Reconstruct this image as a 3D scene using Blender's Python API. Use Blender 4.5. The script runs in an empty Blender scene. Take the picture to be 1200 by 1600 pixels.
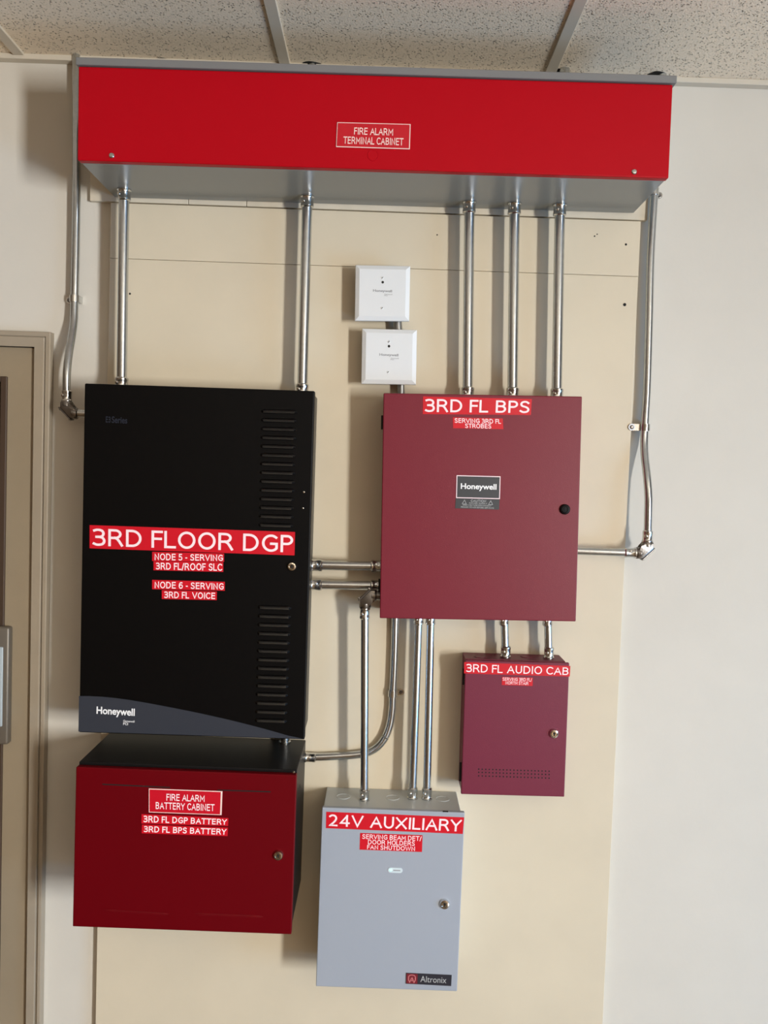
import bpy, bmesh, math
from mathutils import Vector, Matrix

S = bpy.context.scene
COL = S.collection
W, H = 1200.0, 1600.0
ZC = 1.78                       # camera height above the floor
CAM = Vector((0.0, -1.92, ZC))
FPX = 1312.986                  # focal length in pixels of a 1200x1600 frame
RX = Vector((0.99941985, -0.00151068, 0.03402461))
UX = Vector((-0.03391689, 0.04674391, 0.99833093))
FW = Vector((0.0030986, 0.99890576, -0.04666555))

# ------------------------------------------------------------------ camera, light, exposure
cd = bpy.data.cameras.new('camera')
cd.sensor_fit = 'VERTICAL'; cd.sensor_height = 24.0; cd.lens = FPX / H * 24.0
cd.clip_start = 0.05
cam = bpy.data.objects.new('camera', cd); COL.objects.link(cam)
cam.matrix_world = Matrix(((RX.x, UX.x, -FW.x, CAM.x), (RX.y, UX.y, -FW.y, CAM.y), (RX.z, UX.z, -FW.z, CAM.z), (0, 0, 0, 1)))
S.camera = cam

wd = bpy.data.worlds.new('world'); S.world = wd; wd.use_nodes = True
wd.node_tree.nodes['Background'].inputs[0].default_value = (0.75, 0.87, 1.0, 1)
wd.node_tree.nodes['Background'].inputs[1].default_value = 0.4

# room extents and the window that lights it (right-hand wall, behind the photographer)
XL, XR, YF, CEIL = -2.3, 3.0, -5.4, ZC + 0.905
WY0, WY1, WZ0, WZ1 = -4.65, -4.0, 0.85, 2.05
def area(name, loc, sx, sy, rot, energy, col):
    l = bpy.data.lights.new(name, 'AREA'); l.shape = 'RECTANGLE'; l.size = sx; l.size_y = sy
    l.energy = energy; l.color = col
    o = bpy.data.objects.new(name, l); o.location = loc; o.rotation_euler = rot; COL.objects.link(o)
    return o
area('window_daylight', (XR + 0.06, (WY0 + WY1) / 2, (WZ0 + WZ1) / 2), WZ1 - WZ0, WY1 - WY0,
     (0, math.radians(90), 0), 405.0, (0.985, 0.985, 0.965))
area('low_blue_fill', (XR + 0.06, -1.9, 0.75), 0.9, 1.4, (0, math.radians(90), 0), 56.0, (0.28, 0.58, 1.0))  # added blue fill that cools the lower right wall
area('added_warm_fill', (-0.2, -3.0, CEIL - 0.03), 0.55, 1.15, (0, 0, 0), 3.0, (1.0, 0.86, 0.68))  # added weak warm fill, no lamp known at this spot

S.view_settings.view_transform = 'Standard'
S.view_settings.look = 'None'
S.view_settings.gamma = 1.0
S.view_settings.use_curve_mapping = False
S.view_settings.exposure = 0.07

# ------------------------------------------------------------------ helpers
def ray(px, py):
    return FW + RX * ((px - W / 2) / FPX) - UX * ((py - H / 2) / FPX)
def P(px, py, y):               # point of the room seen at a photo pixel, on the plane y
    d = ray(px, py); return CAM + d * ((y - CAM.y) / d.y)
def PZ(px, py, z):              # ... on the level z
    d = ray(px, py); return CAM + d * ((z - CAM.z) / d.z)
def lin(c):
    return tuple(((v / 255) / 12.92 if v / 255 <= 0.04045 else ((v / 255 + 0.055) / 1.055) ** 2.4) for v in c)

def mat(name, rgb, rough=0.5, metal=0.0, spec=0.5, noise=0.0, nscale=40.0, bump=0.0, bscale=300.0, coat=0.0, emit=0.0):
    m = bpy.data.materials.new(name); m.use_nodes = True
    nt = m.node_tree; b = nt.nodes['Principled BSDF']
    c = lin(rgb)
    b.inputs['Base Color'].default_value = (*c, 1)
    b.inputs['Roughness'].default_value = rough
    b.inputs['Metallic'].default_value = metal
    b.inputs['Specular IOR Level'].default_value = spec
    b.inputs['Coat Weight'].default_value = coat
    if emit:
        b.inputs['Emission Color'].default_value = (*c, 1); b.inputs['Emission Strength'].default_value = emit
    tc = nt.nodes.new('ShaderNodeTexCoord')
    if noise:
        n = nt.nodes.new('ShaderNodeTexNoise'); n.inputs['Scale'].default_value = nscale; n.inputs['Detail'].default_value = 6
        r = nt.nodes.new('ShaderNodeMapRange')
        r.inputs['From Min'].default_value = 0.3; r.inputs['From Max'].default_value = 0.7
        r.inputs['To Min'].default_value = 1 - noise; r.inputs['To Max'].default_value = 1 + noise
        mx = nt.nodes.new('ShaderNodeVectorMath'); mx.operation = 'SCALE'; mx.inputs[0].default_value = c
        nt.links.new(tc.outputs['Object'], n.inputs['Vector'])
        nt.links.new(n.outputs['Fac'], r.inputs['Value']); nt.links.new(r.outputs['Result'], mx.inputs['Scale'])
        nt.links.new(mx.outputs['Vector'], b.inputs['Base Color'])
    if bump:
        n = nt.nodes.new('ShaderNodeTexNoise'); n.inputs['Scale'].default_value = bscale; n.inputs['Detail'].default_value = 3
        bp = nt.nodes.new('ShaderNodeBump'); bp.inputs['Strength'].default_value = bump; bp.inputs['Distance'].default_value = 0.001
        nt.links.new(tc.outputs['Object'], n.inputs['Vector'])
        nt.links.new(n.outputs['Fac'], bp.inputs['Height']); nt.links.new(bp.outputs['Normal'], b.inputs['Normal'])
    return m

def tile_mat():
    m = bpy.data.materials.new('acoustic_tile'); m.use_nodes = True
    nt = m.node_tree; b = nt.nodes['Principled BSDF']; b.inputs['Roughness'].default_value = 0.95
    b.inputs['Specular IOR Level'].default_value = 0.1
    tc = nt.nodes.new('ShaderNodeTexCoord')
    v = nt.nodes.new('ShaderNodeTexVoronoi'); v.inputs['Scale'].default_value = 175; v.inputs['Randomness'].default_value = 1.0
    n = nt.nodes.new('ShaderNodeTexNoise'); n.inputs['Scale'].default_value = 60; n.inputs['Detail'].default_value = 8; n.inputs['Roughness'].default_value = 0.7
    n2 = nt.nodes.new('ShaderNodeTexNoise'); n2.inputs['Scale'].default_value = 260; n2.inputs['Detail'].default_value = 4
    for t in (v, n, n2): nt.links.new(tc.outputs['Object'], t.inputs['Vector'])
    # pits: small voronoi cores, only where the noise is high
    r1 = nt.nodes.new('ShaderNodeMapRange'); r1.inputs['From Min'].default_value = 0.12; r1.inputs['From Max'].default_value = 0.34
    r2 = nt.nodes.new('ShaderNodeMapRange'); r2.inputs['From Min'].default_value = 0.46; r2.inputs['From Max'].default_value = 0.56
    r2.inputs['To Min'].default_value = 1; r2.inputs['To Max'].default_value = 0
    mx = nt.nodes.new('ShaderNodeMath'); mx.operation = 'MAXIMUM'
    nt.links.new(v.outputs['Distance'], r1.inputs['Value']); nt.links.new(n.outputs['Fac'], r2.inputs['Value'])
    nt.links.new(r1.outputs['Result'], mx.inputs[0]); nt.links.new(r2.outputs['Result'], mx.inputs[1])
    cr = nt.nodes.new('ShaderNodeMix'); cr.data_type = 'RGBA'
    cr.inputs['A'].default_value = (*lin((128, 120, 108)), 1); cr.inputs['B'].default_value = (*lin((244, 230, 208)), 1)
    nt.links.new(mx.outputs[0], cr.inputs['Factor']); nt.links.new(cr.outputs['Result'], b.inputs['Base Color'])
    ad = nt.nodes.new('ShaderNodeMath'); ad.operation = 'MULTIPLY_ADD'; ad.inputs[1].default_value = 0.45
    nt.links.new(n2.outputs['Fac'], ad.inputs[0]); nt.links.new(mx.outputs[0], ad.inputs[2])
    bp = nt.nodes.new('ShaderNodeBump'); bp.inputs['Strength'].default_value = 0.9; bp.inputs['Distance'].default_value = 0.003
    nt.links.new(ad.outputs[0], bp.inputs['Height']); nt.links.new(bp.outputs['Normal'], b.inputs['Normal'])
    return m

M = dict(
    wall=mat('wall_paint', (212, 207, 196), 0.7, spec=0.25, noise=0.025, nscale=5, bump=0.18, bscale=90),
    board=mat('board_paint', (214, 202, 178), 0.6, spec=0.3, noise=0.03, nscale=6, bump=0.12, bscale=60),
    strip=mat('strip_paint', (214, 204, 184), 0.65, spec=0.3, noise=0.05, nscale=18, bump=0.25, bscale=60),
    tile=tile_mat(),
    grid=mat('grid_paint', (206, 198, 182), 0.5),
    floor=mat('floor_vinyl', (98, 78, 55), 0.4, noise=0.08, nscale=8),
    roomwall=mat('room_wall_paint', (84, 64, 42), 0.8),
    door=mat('door_paint', (150, 136, 114), 0.45, spec=0.4, noise=0.03, nscale=12, bump=0.1, bscale=150),
    dframe=mat('door_frame_paint', (160, 148, 130), 0.4, spec=0.45, noise=0.04, nscale=14, bump=0.15, bscale=90),
    dark=mat('dark_recess', (14, 11, 9), 0.8),
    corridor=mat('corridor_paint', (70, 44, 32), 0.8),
    bead=mat('glazing_bead_paint', (70, 54, 42), 0.5),
    louver=mat('louver_powder_coat', (9, 8, 8), 0.3, spec=0.5),
    plate=mat('plate_metal', (116, 109, 99), 0.45, metal=0.4),
    pocket=mat('pocket_plastic', (172, 184, 190), 0.4),
    red=mat('red_paint', (176, 0, 20), 0.42, spec=0.16, bump=0.05, bscale=500),
    redlip=mat('red_edge_paint', (182, 8, 24), 0.38, spec=0.5),
    grey=mat('grey_cabinet_paint', (134, 136, 132), 0.28, spec=0.6),
    lid=mat('grey_lid_paint', (122, 122, 121), 0.5),
    black=mat('black_powder_coat', (6, 5, 5), 0.45, spec=0.14, bump=0.12, bscale=700),
    shell=mat('black_coat_sidelit', (26, 25, 25), 0.4, spec=0.4, bump=0.1, bscale=600),  # lighter copy of the cabinet black, window light on its side put into colour
    shelld=mat('black_box_coat', (17, 16, 17), 0.45, spec=0.22, bump=0.1, bscale=600),
    swoosh=mat('slate_badge', (52, 55, 63), 0.45, spec=0.3),
    maroon=mat('maroon_powder_coat', (116, 18, 38), 0.46, spec=0.42, bump=0.2, bscale=600),
    maroon2=mat('maroon_cabinet_coat', (112, 30, 54), 0.48, spec=0.4, bump=0.2, bscale=600),
    crimson=mat('crimson_door_paint', (98, 0, 10), 0.44, spec=0.15, bump=0.06, bscale=500),
    aux=mat('pale_grey_paint', (160, 167, 178), 0.4, spec=0.5, bump=0.06, bscale=500),
    auxtop=mat('grey_box_paint', (186, 190, 190), 0.36, spec=0.5),
    emt=mat('galvanised_tube', (196, 200, 202), 0.24, metal=1.0, noise=0.06, nscale=90),
    zinc=mat('zinc_fitting', (205, 206, 204), 0.2, metal=1.0, noise=0.05, nscale=200),
    cast=mat('cast_fitting', (132, 128, 124), 0.32, metal=1.0, bump=0.3, bscale=400),
    chrome=mat('chrome', (222, 222, 220), 0.12, metal=1.0),
    brass=mat('nickel_lock', (200, 192, 178), 0.18, metal=1.0),
    label=mat('label_red_tape', (206, 16, 36), 0.4, spec=0.4),
    ink=mat('label_white_print', (255, 232, 236), 0.5),
    plaque=mat('plaque_red_plastic', (200, 14, 38), 0.35),
    plaqueD=mat('plaque_deep_red_plastic', (192, 10, 32), 0.4),
    white=mat('white_print', (244, 244, 244), 0.5),
    edge=mat('plaque_white_core', (245, 214, 206), 0.5),
    char=mat('charcoal_plate', (58, 60, 63), 0.4),
    greyink=mat('grey_print', (150, 152, 156), 0.5),
    dimink=mat('slate_print', (26, 32, 46), 0.45),
    paleink=mat('pale_grey_print', (178, 180, 180), 0.6),
    module=mat('white_plastic', (226, 229, 230), 0.4, spec=0.4),
    boxmetal=mat('box_galvanised', (150, 150, 148), 0.4, metal=0.9),
    lens=mat('clear_window_plastic', (206, 220, 226), 0.3),
    led=mat('green_led', (150, 255, 240), 0.3, emit=1.6),
    badgered=mat('badge_red_square', (120, 34, 44), 0.35),
    badge=mat('badge_black', (46, 46, 54), 0.3),
    badgeline=mat('badge_logo_line', (214, 130, 132), 0.4),
    winframe=mat('window_frame_paint', (214, 212, 206), 0.4),
    fillface=mat('fill_panel_face', (255, 236, 210), 0.5, emit=1.0),  # glow of the added ceiling fill panel
)

LOC = {}
def thing(name, label, cat, loc, group=None):
    o = bpy.data.objects.new(name, None); COL.objects.link(o); o.empty_display_size = 0.05
    o.location = loc; LOC[o.name] = Vector(loc)
    o['label'] = label; o['category'] = cat
    if group: o['group'] = group
    return o
def tag(o, label, cat, group=None):
    o['label'] = label; o['category'] = cat
    if group: o['group'] = group
    return o
def obj(name, bm, m, parent=None, smooth=False, label=None):
    me = bpy.data.meshes.new(name)
    bmesh.ops.recalc_face_normals(bm, faces=bm.faces[:])
    bm.to_mesh(me); bm.free()
    me.materials.append(m)
    if parent is not None:
        off = LOC[parent.name]
    else:
        xs = [v.co for v in me.vertices]
        off = Vector(((min(v.x for v in xs) + max(v.x for v in xs)) / 2, (min(v.y for v in xs) + max(v.y for v in xs)) / 2, min(v.z for v in xs)))
    me.transform(Matrix.Translation(-off))
    if smooth:
        me.polygons.foreach_set('use_smooth', [True] * len(me.polygons))
        try: me.set_sharp_from_angle(angle=math.radians(35))
        except Exception: pass
    o = bpy.data.objects.new(name, me); COL.objects.link(o)
    if parent is not None:
        o.parent = parent; LOC[o.name] = off
    else:
        o.location = off; LOC[o.name] = off
    if label: o['label'] = label
    return o
def struct(name, bm, m, parent=None, smooth=False):
    o = obj(name, bm, m, parent, smooth)
    if parent is None: o['kind'] = 'structure'
    return o

def B(): return bmesh.new()
def box(bm, x0, x1, y0, y1, z0, z1, bev=0.0, seg=2, tilt=0.0, piv=None):
    vs = [bm.verts.new((x, y, z)) for x in (x0, x1) for y in (y0, y1) for z in (z0, z1)]
    fs = [(0, 1, 3, 2), (4, 6, 7, 5), (0, 4, 5, 1), (2, 3, 7, 6), (0, 2, 6, 4), (1, 5, 7, 3)]
    faces = [bm.faces.new([vs[i] for i in f]) for f in fs]
    allv = vs
    if bev > 0:
        es = list({e for f in faces for e in f.edges})
        r = bmesh.ops.bevel(bm, geom=es, offset=bev, segments=seg, profile=0.5, affect='EDGES')
        allv = list({v for f in r['faces'] for v in f.verts} | {v for v in vs if v.is_valid})
    if tilt:
        px, pz = piv; c, s = math.cos(tilt), math.sin(tilt)
        for v in allv:
            dx, dz = v.co.x - px, v.co.z - pz
            v.co.x, v.co.z = px + dx * c - dz * s, pz + dx * s + dz * c
    return bm
def frame_of(d):
    d = d.normalized(); a = Vector((0, 0, 1)) if abs(d.z) < 0.9 else Vector((0, 1, 0))
    u = d.cross(a).normalized(); return u, d.cross(u).normalized()
def sweep(bm, pts, rad, n=20, cap=True):
    """tube along points; rad is a number or one radius per point"""
    rings = []
    for i, p in enumerate(pts):
        d = (pts[min(i + 1, len(pts) - 1)] - pts[max(i - 1, 0)])
        if d.length < 1e-9: d = pts[-1] - pts[0]
        u, v = frame_of(d)
        if rings and False: pass
        r = rad[i] if isinstance(rad, (list, tuple)) else rad
        rings.append([bm.verts.new(p + u * (r * math.cos(2 * math.pi * k / n)) + v * (r * math.sin(2 * math.pi * k / n))) for k in range(n)])
    for a, b in zip(rings, rings[1:]):
        for k in range(n): bm.faces.new((a[k], a[(k + 1) % n], b[(k + 1) % n], b[k]))
    if cap:
        bm.faces.new(rings[0]); bm.faces.new(rings[-1][::-1])
    return bm
def lathe(bm, p, d, prof, n=24):
    """profile [(distance along d, radius)] turned about the line p + t d"""
    d = d.normalized(); u, v = frame_of(d)
    rings = []
    for t, r in prof:
        rings.append([bm.verts.new(p + d * t + u * (r * math.cos(2 * math.pi * k / n)) + v * (r * math.sin(2 * math.pi * k / n))) for k in range(n)])
    for a, b in zip(rings, rings[1:]):
        for k in range(n): bm.faces.new((a[k], a[(k + 1) % n], b[(k + 1) % n], b[k]))
    bm.faces.new(rings[0]); bm.faces.new(rings[-1][::-1])
    return bm
def prism(bm, poly, y0, y1, bev=0.0):
    """polygon of (x, z) extruded from y0 to y1"""
    a = [bm.verts.new((x, y0, z)) for x, z in poly]; b = [bm.verts.new((x, y1, z)) for x, z in poly]
    fs = [bm.faces.new(a), bm.faces.new(b[::-1])]
    n = len(poly)
    for i in range(n): fs.append(bm.faces.new((a[i], a[(i + 1) % n], b[(i + 1) % n], b[i])))
    if bev:
        es = list({e for f in fs[:1] for e in f.edges} | {e for f in fs[1:2] for e in f.edges})
        bmesh.ops.bevel(bm, geom=es, offset=bev, segments=2, profile=0.5, affect='EDGES')
    return bm
def catmull(pts, per=8):
    out = []
    q = [pts[0] * 2 - pts[1]] + pts + [pts[-1] * 2 - pts[-2]]
    for i in range(1, len(q) - 2):
        p0, p1, p2, p3 = q[i - 1:i + 3]
        for k in range(per):
            t = k / per
            out.append(0.5 * ((2 * p1) + (p2 - p0) * t + (2 * p0 - 5 * p1 + 4 * p2 - p3) * t * t + (3 * p1 - p0 - 3 * p2 + p3) * t ** 3))
    out.append(pts[-1]); return out

# ---- lettering: plain capitals drawn as strokes, mixed case from the built-in font
def arc(cx, cy, rx, ry, a0, a1, n=12):
    return [(cx + rx * math.cos(math.radians(a0 + (a1 - a0) * k / n)), cy + ry * math.sin(math.radians(a0 + (a1 - a0) * k / n))) for k in range(n + 1)]
def crv(pts):
    return [(p.x, p.y) for p in catmull([Vector((a, b, 0)) for a, b in pts], 5)]
BOWL = arc(.52, .74, .48, .26, 90, -90)
CAPS = {
 'A': (.90, [[(0, 0), (.5, 1), (1, 0)], [(.19, .35), (.81, .35)]]),
 'B': (.72, [[(0, 0), (0, 1)], [(0, 1), (.52, 1)] + arc(.52, .765, .40, .235, 90, -90)[1:] + [(0, .53)], [(.4, .53)] + arc(.55, .265, .45, .265, 90, -90) + [(0, 0)]]),
 'C': (.80, [arc(.60, .5, .60, .5, 48, 312, 22)]),
 'D': (.82, [[(0, 0), (0, 1), (.36, 1)] + arc(.36, .5, .64, .5, 90, -90, 18) + [(0, 0)]]),
 'E': (.66, [[(1, 1), (0, 1), (0, 0), (1, 0)], [(0, .53), (.95, .53)]]),
 'F': (.60, [[(1, 1), (0, 1), (0, 0)], [(0, .53), (.90, .53)]]),
 'G': (.84, [arc(.58, .5, .58, .5, 50, 270, 20) + arc(.58, .5, .58, .5, 270, 306, 4)[1:] + [(1, .17), (1, .46), (.60, .46)]]),
 'H': (.76, [[(0, 0), (0, 1)], [(1, 0), (1, 1)], [(0, .53), (1, .53)]]),
 'I': (.135, [[(.5, 0), (.5, 1)]]),
 'L': (.62, [[(0, 1), (0, 0), (1, 0)]]),
 'M': (.92, [[(0, 0), (0, 1), (.5, .32), (1, 1), (1, 0)]]),
 'N': (.76, [[(0, 0), (0, 1), (1, 0), (1, 1)]]),
 'O': (.92, [arc(.5, .5, .5, .5, 0, 360, 30)]),
 'P': (.66, [[(0, 0), (0, 1)], [(0, 1)] + BOWL + [(0, .48)]]),
 'R': (.78, [[(0, 0), (0, 1)], [(0, 1)] + arc(.46, .745, .42, .255, 90, -90) + [(0, .49)], [(.46, .49), (.64, .42), (.78, .28), (1, 0)]]),
 'S': (.70, [crv([(.92, .88), (.72, .98), (.46, 1), (.18, .94), (.05, .76), (.18, .60), (.47, .53), (.78, .44), (.97, .26), (.84, .06), (.5, 0), (.24, .02), (.01, .11)])]),
 'T': (.84, [[(0, 1), (1, 1)], [(.5, 1), (.5, 0)]]),
 'U': (.76, [[(0, 1), (0, .38)] + arc(.5, .38, .5, .38, 180, 360, 16) + [(1, 1)]]),
 'V': (.90, [[(0, 1), (.5, 0), (1, 1)]]),
 'W': (1.28, [[(0, 1), (.25, 0), (.5, 1), (.75, 0), (1, 1)]]),
 'X': (.86, [[(0, 0), (1, 1)], [(0, 1), (1, 0)]]),
 'Y': (.84, [[(0, 1), (.5, .47), (1, 1)], [(.5, .47), (.5, 0)]]),
 '2': (.66, [crv([(.02, .89), (.25, .98), (.5, 1), (.80, .92), (.93, .73), (.84, .52), (.5, .25), (.06, 0)]) + [(1, 0)]]),
 '3': (.68, [crv([(.04, .95), (.28, 1), (.5, 1), (.80, .93), (.92, .76), (.80, .58), (.52, .525)]) + [(.26, .525)], crv([(.5, .525), (.83, .47), (1, .27), (.84, .06), (.46, 0), (.2, .015), (0, .07)])]),
 '4': (.76, [[(.76, 0), (.76, 1)], [(.76, 1), (0, .27), (1, .27)]]),
 '5': (.67, [[(.9, 1), (.12, 1), (.12, .56)] + crv([(.12, .56), (.45, .61), (.84, .52), (1, .31), (.85, .08), (.45, 0), (.2, .015), (0, .07)])[1:]]),
 '6': (.72, [crv([(.9, .96), (.62, 1), (.22, .86), (.03, .52), (.03, .3), (.2, .06), (.52, 0)]), crv([(.52, 0), (.86, .09), (1, .31), (.86, .53), (.52, .61), (.2, .54), (.05, .36)])]),
 '-': (.34, [[(0, .38), (1, .38)]]),
 '/': (.44, [[(0, -.08), (1, 1)]]),
}
TIGHT = {'A': -.07, 'V': -.07, 'Y': -.09, 'T': -.09, 'L': -.07, 'F': -.06, 'W': -.06, 'X': -.06, '/': -.08, 'O': -.03, 'D': -.02, 'C': -.02, 'G': -.01, 'S': -.03, '3': -.03, '2': -.03, 'P': -.05, 'R': -.03}
def caps(s, bold):
    w = .138 + bold * 2.2; hw = w / 2; vs, fs, x = [], [], 0.0; prev = None
    for ch in s:
        if ch == ' ': x += .46; prev = None; continue
        if prev: x += max(.03, .20 + TIGHT.get(prev, 0) + TIGHT.get(ch, 0))
        elif x: x += .06
        gw, strokes = CAPS[ch]
        for si, st in enumerate(strokes):
            p = [(x + hw + a * max(gw - w, 0), hw + b * (1 - w)) for a, b in st]
            p = [q for i, q in enumerate(p) if i == 0 or math.dist(q, p[i - 1]) > 1e-5]
            closed = math.dist(p[0], p[-1]) < 1e-4
            if closed: p = p[:-1]
            n = len(p); seg = []
            for i in range(n if closed else n - 1):
                a, b = p[i], p[(i + 1) % n]; L = math.dist(a, b); seg.append(((b[0] - a[0]) / L, (b[1] - a[1]) / L))
            base = len(vs)
            for i in range(n):
                da = seg[i - 1] if (i > 0 or closed) else seg[0]; db = seg[i % len(seg)] if (i < n - 1 or closed) else seg[-1]
                nx, ny = -(da[1] + db[1]), da[0] + db[0]; L = math.hypot(nx, ny)
                if L < .2: nx, ny, k = -da[1], da[0], 1.0
                else: nx, ny = nx / L, ny / L; k = min(1.9, 1 / max(.3, nx * -da[1] + ny * da[0]))
                e = 0.0
                if not closed and i in (0, n - 1): e = -hw if i == 0 else hw
                cx_, cy_ = p[i][0] + da[0] * e if i else p[i][0] + db[0] * e, p[i][1] + da[1] * e if i else p[i][1] + db[1] * e
                vs.append((cx_ + nx * hw * k, min(1.0, max(-.1, cy_ + ny * hw * k)), si)); vs.append((cx_ - nx * hw * k, min(1.0, max(-.1, cy_ - ny * hw * k)), si))
            for i in range(n if closed else n - 1):
                j = (i + 1) % n; fs.append((base + 2 * i, base + 2 * i + 1, base + 2 * j + 1, base + 2 * j))
        x += gw; prev = ch
    return [(a / x, b, c) for a, b, c in vs], fs
_cache = {}
def glyphs(s, bold=0.0, space=1.0):
    key = (s, bold, space)
    if key in _cache: return _cache[key]
    if all(c == ' ' or c in CAPS for c in s):
        _cache[key] = caps(s, bold); return _cache[key]
    cu = bpy.data.curves.new('lettering_curve', 'FONT'); cu.body = s; cu.offset = bold; cu.resolution_u = 5; cu.space_character = space
    o = bpy.data.objects.new('lettering_curve', cu); COL.objects.link(o)
    dg = bpy.context.evaluated_depsgraph_get()
    me = bpy.data.meshes.new_from_object(o.evaluated_get(dg))
    vs = [(v.co.x, v.co.y) for v in me.vertices]; fs = [tuple(p.vertices) for p in me.polygons]
    bpy.data.objects.remove(o); bpy.data.curves.remove(cu); bpy.data.meshes.remove(me)
    x0, x1 = min(v[0] for v in vs), max(v[0] for v in vs); y0, y1 = min(v[1] for v in vs), max(v[1] for v in vs)
    vs = [((x - x0) / (x1 - x0), (y - y0) / (y1 - y0), 0) for x, y in vs]
    _cache[key] = (vs, fs); return vs, fs
class Quad:
    """flat patch on a cabinet front given by its four corners (tl, tr, br, bl) on the plane y"""
    def __init__(s, px, y):
        s.y = y; s.c = [P(a, b, y) for a, b in px]
    def at(s, u, v, lift=0.0):       # u from left, v from top
        tl, tr, br, bl = s.c
        p = (tl * (1 - u) + tr * u) * (1 - v) + (bl * (1 - u) + br * u) * v
        return Vector((p.x, s.y - lift, p.z))
def write(bm, q, s, u0, v0, u1, v1, lift, bold=0.0, space=1.0):
    vs, fs = glyphs(s, bold, space)
    nv = [bm.verts.new(q.at(u0 + (u1 - u0) * x, v1 - (v1 - v0) * y, lift + .00005 * k)) for x, y, k in vs]
    for f in fs:
        try: bm.faces.new([nv[i] for i in f])
        except ValueError: pass
    return bm
def slab(bm, q, u0, v0, u1, v1, l0, l1):
    cs = [(u0, v0), (u1, v0), (u1, v1), (u0, v1)]
    a = [bm.verts.new(q.at(u, v, l0)) for u, v in cs]; b = [bm.verts.new(q.at(u, v, l1)) for u, v in cs]
    bm.faces.new(a); bm.faces.new(b)
    for i in range(4): bm.faces.new((a[i], a[(i + 1) % 4], b[(i + 1) % 4], b[i]))
    return bm
def sticker(root, px, y, lines, desc, steps=None, bold=0.0):
    q = Quad(px, y)
    bm = B()
    for st in (steps or [(0, 0, 1, 1)]): slab(bm, q, *st, -0.0001, 0.0006)
    o = obj('label', bm, M['label'], root, label=desc)
    bm = B()
    for ln in lines: write(bm, q, ln[0], *ln[1:5], 0.0008, bold=bold)
    obj('lettering', bm, M['ink'], o)
    return o
def lock(root, px, py, y, r, m='chrome', name='lock'):
    c = P(px, py, y); d = Vector((0, -1, 0))
    o = obj(name, lathe(B(), c, d, [(0, r * 1.0), (0.003, r), (0.0055, r * 0.86), (0.0062, r * 0.6), (0.005, r * 0.56), (0.005, 0.0005)]), M[m], root, True)
    bm = B(); box(bm, c.x - r * 0.12, c.x + r * 0.12, y - 0.0058, y - 0.0051, c.z - r * 0.38, c.z + r * 0.38)
    lathe(bm, c + Vector((0, -0.0051, r * 0.12)), d, [(0, r * 0.24), (0.0009, r * 0.24)], 12)
    obj('keyway', bm, M['dark'], o)
def screw(root, px, py, y, r, m='zinc', slot=True):
    c = P(px, py, y); d = Vector((0, -1, 0))
    o = obj('screw', lathe(B(), c, d, [(0, r), (0.0012, r), (0.0026, r * 0.75), (0.003, r * 0.3), (0.003, 0.0003)], 16), M[m], root, True)
    return o

# ------------------------------------------------------------------ room shell
bm = B()
DX0, DX1, DZ1 = -1.72, -0.795, ZC + 0.270      # door opening
box(bm, DX1, XR, 0.018, 0.16, 0, CEIL + 0.1)
box(bm, XL, DX0, 0.018, 0.16, 0, CEIL + 0.1)
box(bm, DX0, DX1, 0.018, 0.16, DZ1, CEIL + 0.1)
struct('wall_back', bm, M['wall'])
struct('wall_left', box(B(), XL - 0.12, XL, YF, 0.16, 0, CEIL + 0.1), M['roomwall'])
bm = B()
LY0, LY1, LZ0, LZ1 = -2.6, -1.2, 0.30, 1.20           # opening added for the blue fill light, no known window
box(bm, XR, XR + 0.12, YF, WY0, 0, CEIL + 0.1); box(bm, XR, XR + 0.12, WY1, LY0, 0, CEIL + 0.1); box(bm, XR, XR + 0.12, LY1, 0.16, 0, CEIL + 0.1)
for a, b, c, d_ in ((WY0, WY1, WZ0, WZ1), (LY0, LY1, LZ0, LZ1)):
    box(bm, XR, XR + 0.12, a, b, 0, c); box(bm, XR, XR + 0.12, a, b, d_, CEIL + 0.1)
struct('wall_right', bm, M['roomwall'])
struct('wall_front', box(B(), XL - 0.12, XR + 0.12, YF - 0.12, YF, 0, CEIL + 0.1), M['roomwall'])
struct('floor', box(B(), XL - 0.12, XR + 0.12, YF - 0.12, 1.3, -0.1, 0), M['floor'])
for n, (a, b, c, d_) in (('window_1', (WY0, WY1, WZ0, WZ1)), ('added_fill_window', (LY0, LY1, LZ0, LZ1))):  # second frame only dresses the added fill opening
    bm = B()
    box(bm, XR - 0.012, XR + 0.02, a - 0.05, a, c - 0.05, d_ + 0.05); box(bm, XR - 0.012, XR + 0.02, b, b + 0.05, c - 0.05, d_ + 0.05)
    box(bm, XR - 0.012, XR + 0.02, a, b, d_, d_ + 0.05); box(bm, XR - 0.04, XR + 0.02, a, b, c - 0.05, c)
    struct(n, bm, M['winframe'])

# ceiling: mineral tiles on an exposed grid; riser holes are only flat dark patches
GX = [0.343 + 0.592 * k for k in range(-4, 5)]
struct('ceiling', box(B(), XL - 0.12, XR + 0.12, YF - 0.12, 0.02, CEIL, CEIL + 0.03), M['tile'])
bm = B()
for gx in GX: box(bm, gx - 0.0122, gx + 0.0122, YF, -0.004, CEIL - 0.005, CEIL + 0.002, 0.001, 1)
for gy in (-1.21, -2.42, -3.63, -4.84): box(bm, XL, XR, gy - 0.0122, gy + 0.0122, CEIL - 0.0045, CEIL + 0.002)
struct('trim_1', bm, M['grid'])
bm = B(); box(bm, XL, XR, -0.003, 0.018, CEIL - 0.012, CEIL, 0.001, 1)
struct('trim_2', bm, M['grid'])
cl = thing('added_fill_panel', 'added fill light panel in the ceiling behind the photographer', 'ceiling light', (-0.2, -3.0, CEIL))  # unseen panel added to carry the warm fill
bm = B()
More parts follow.
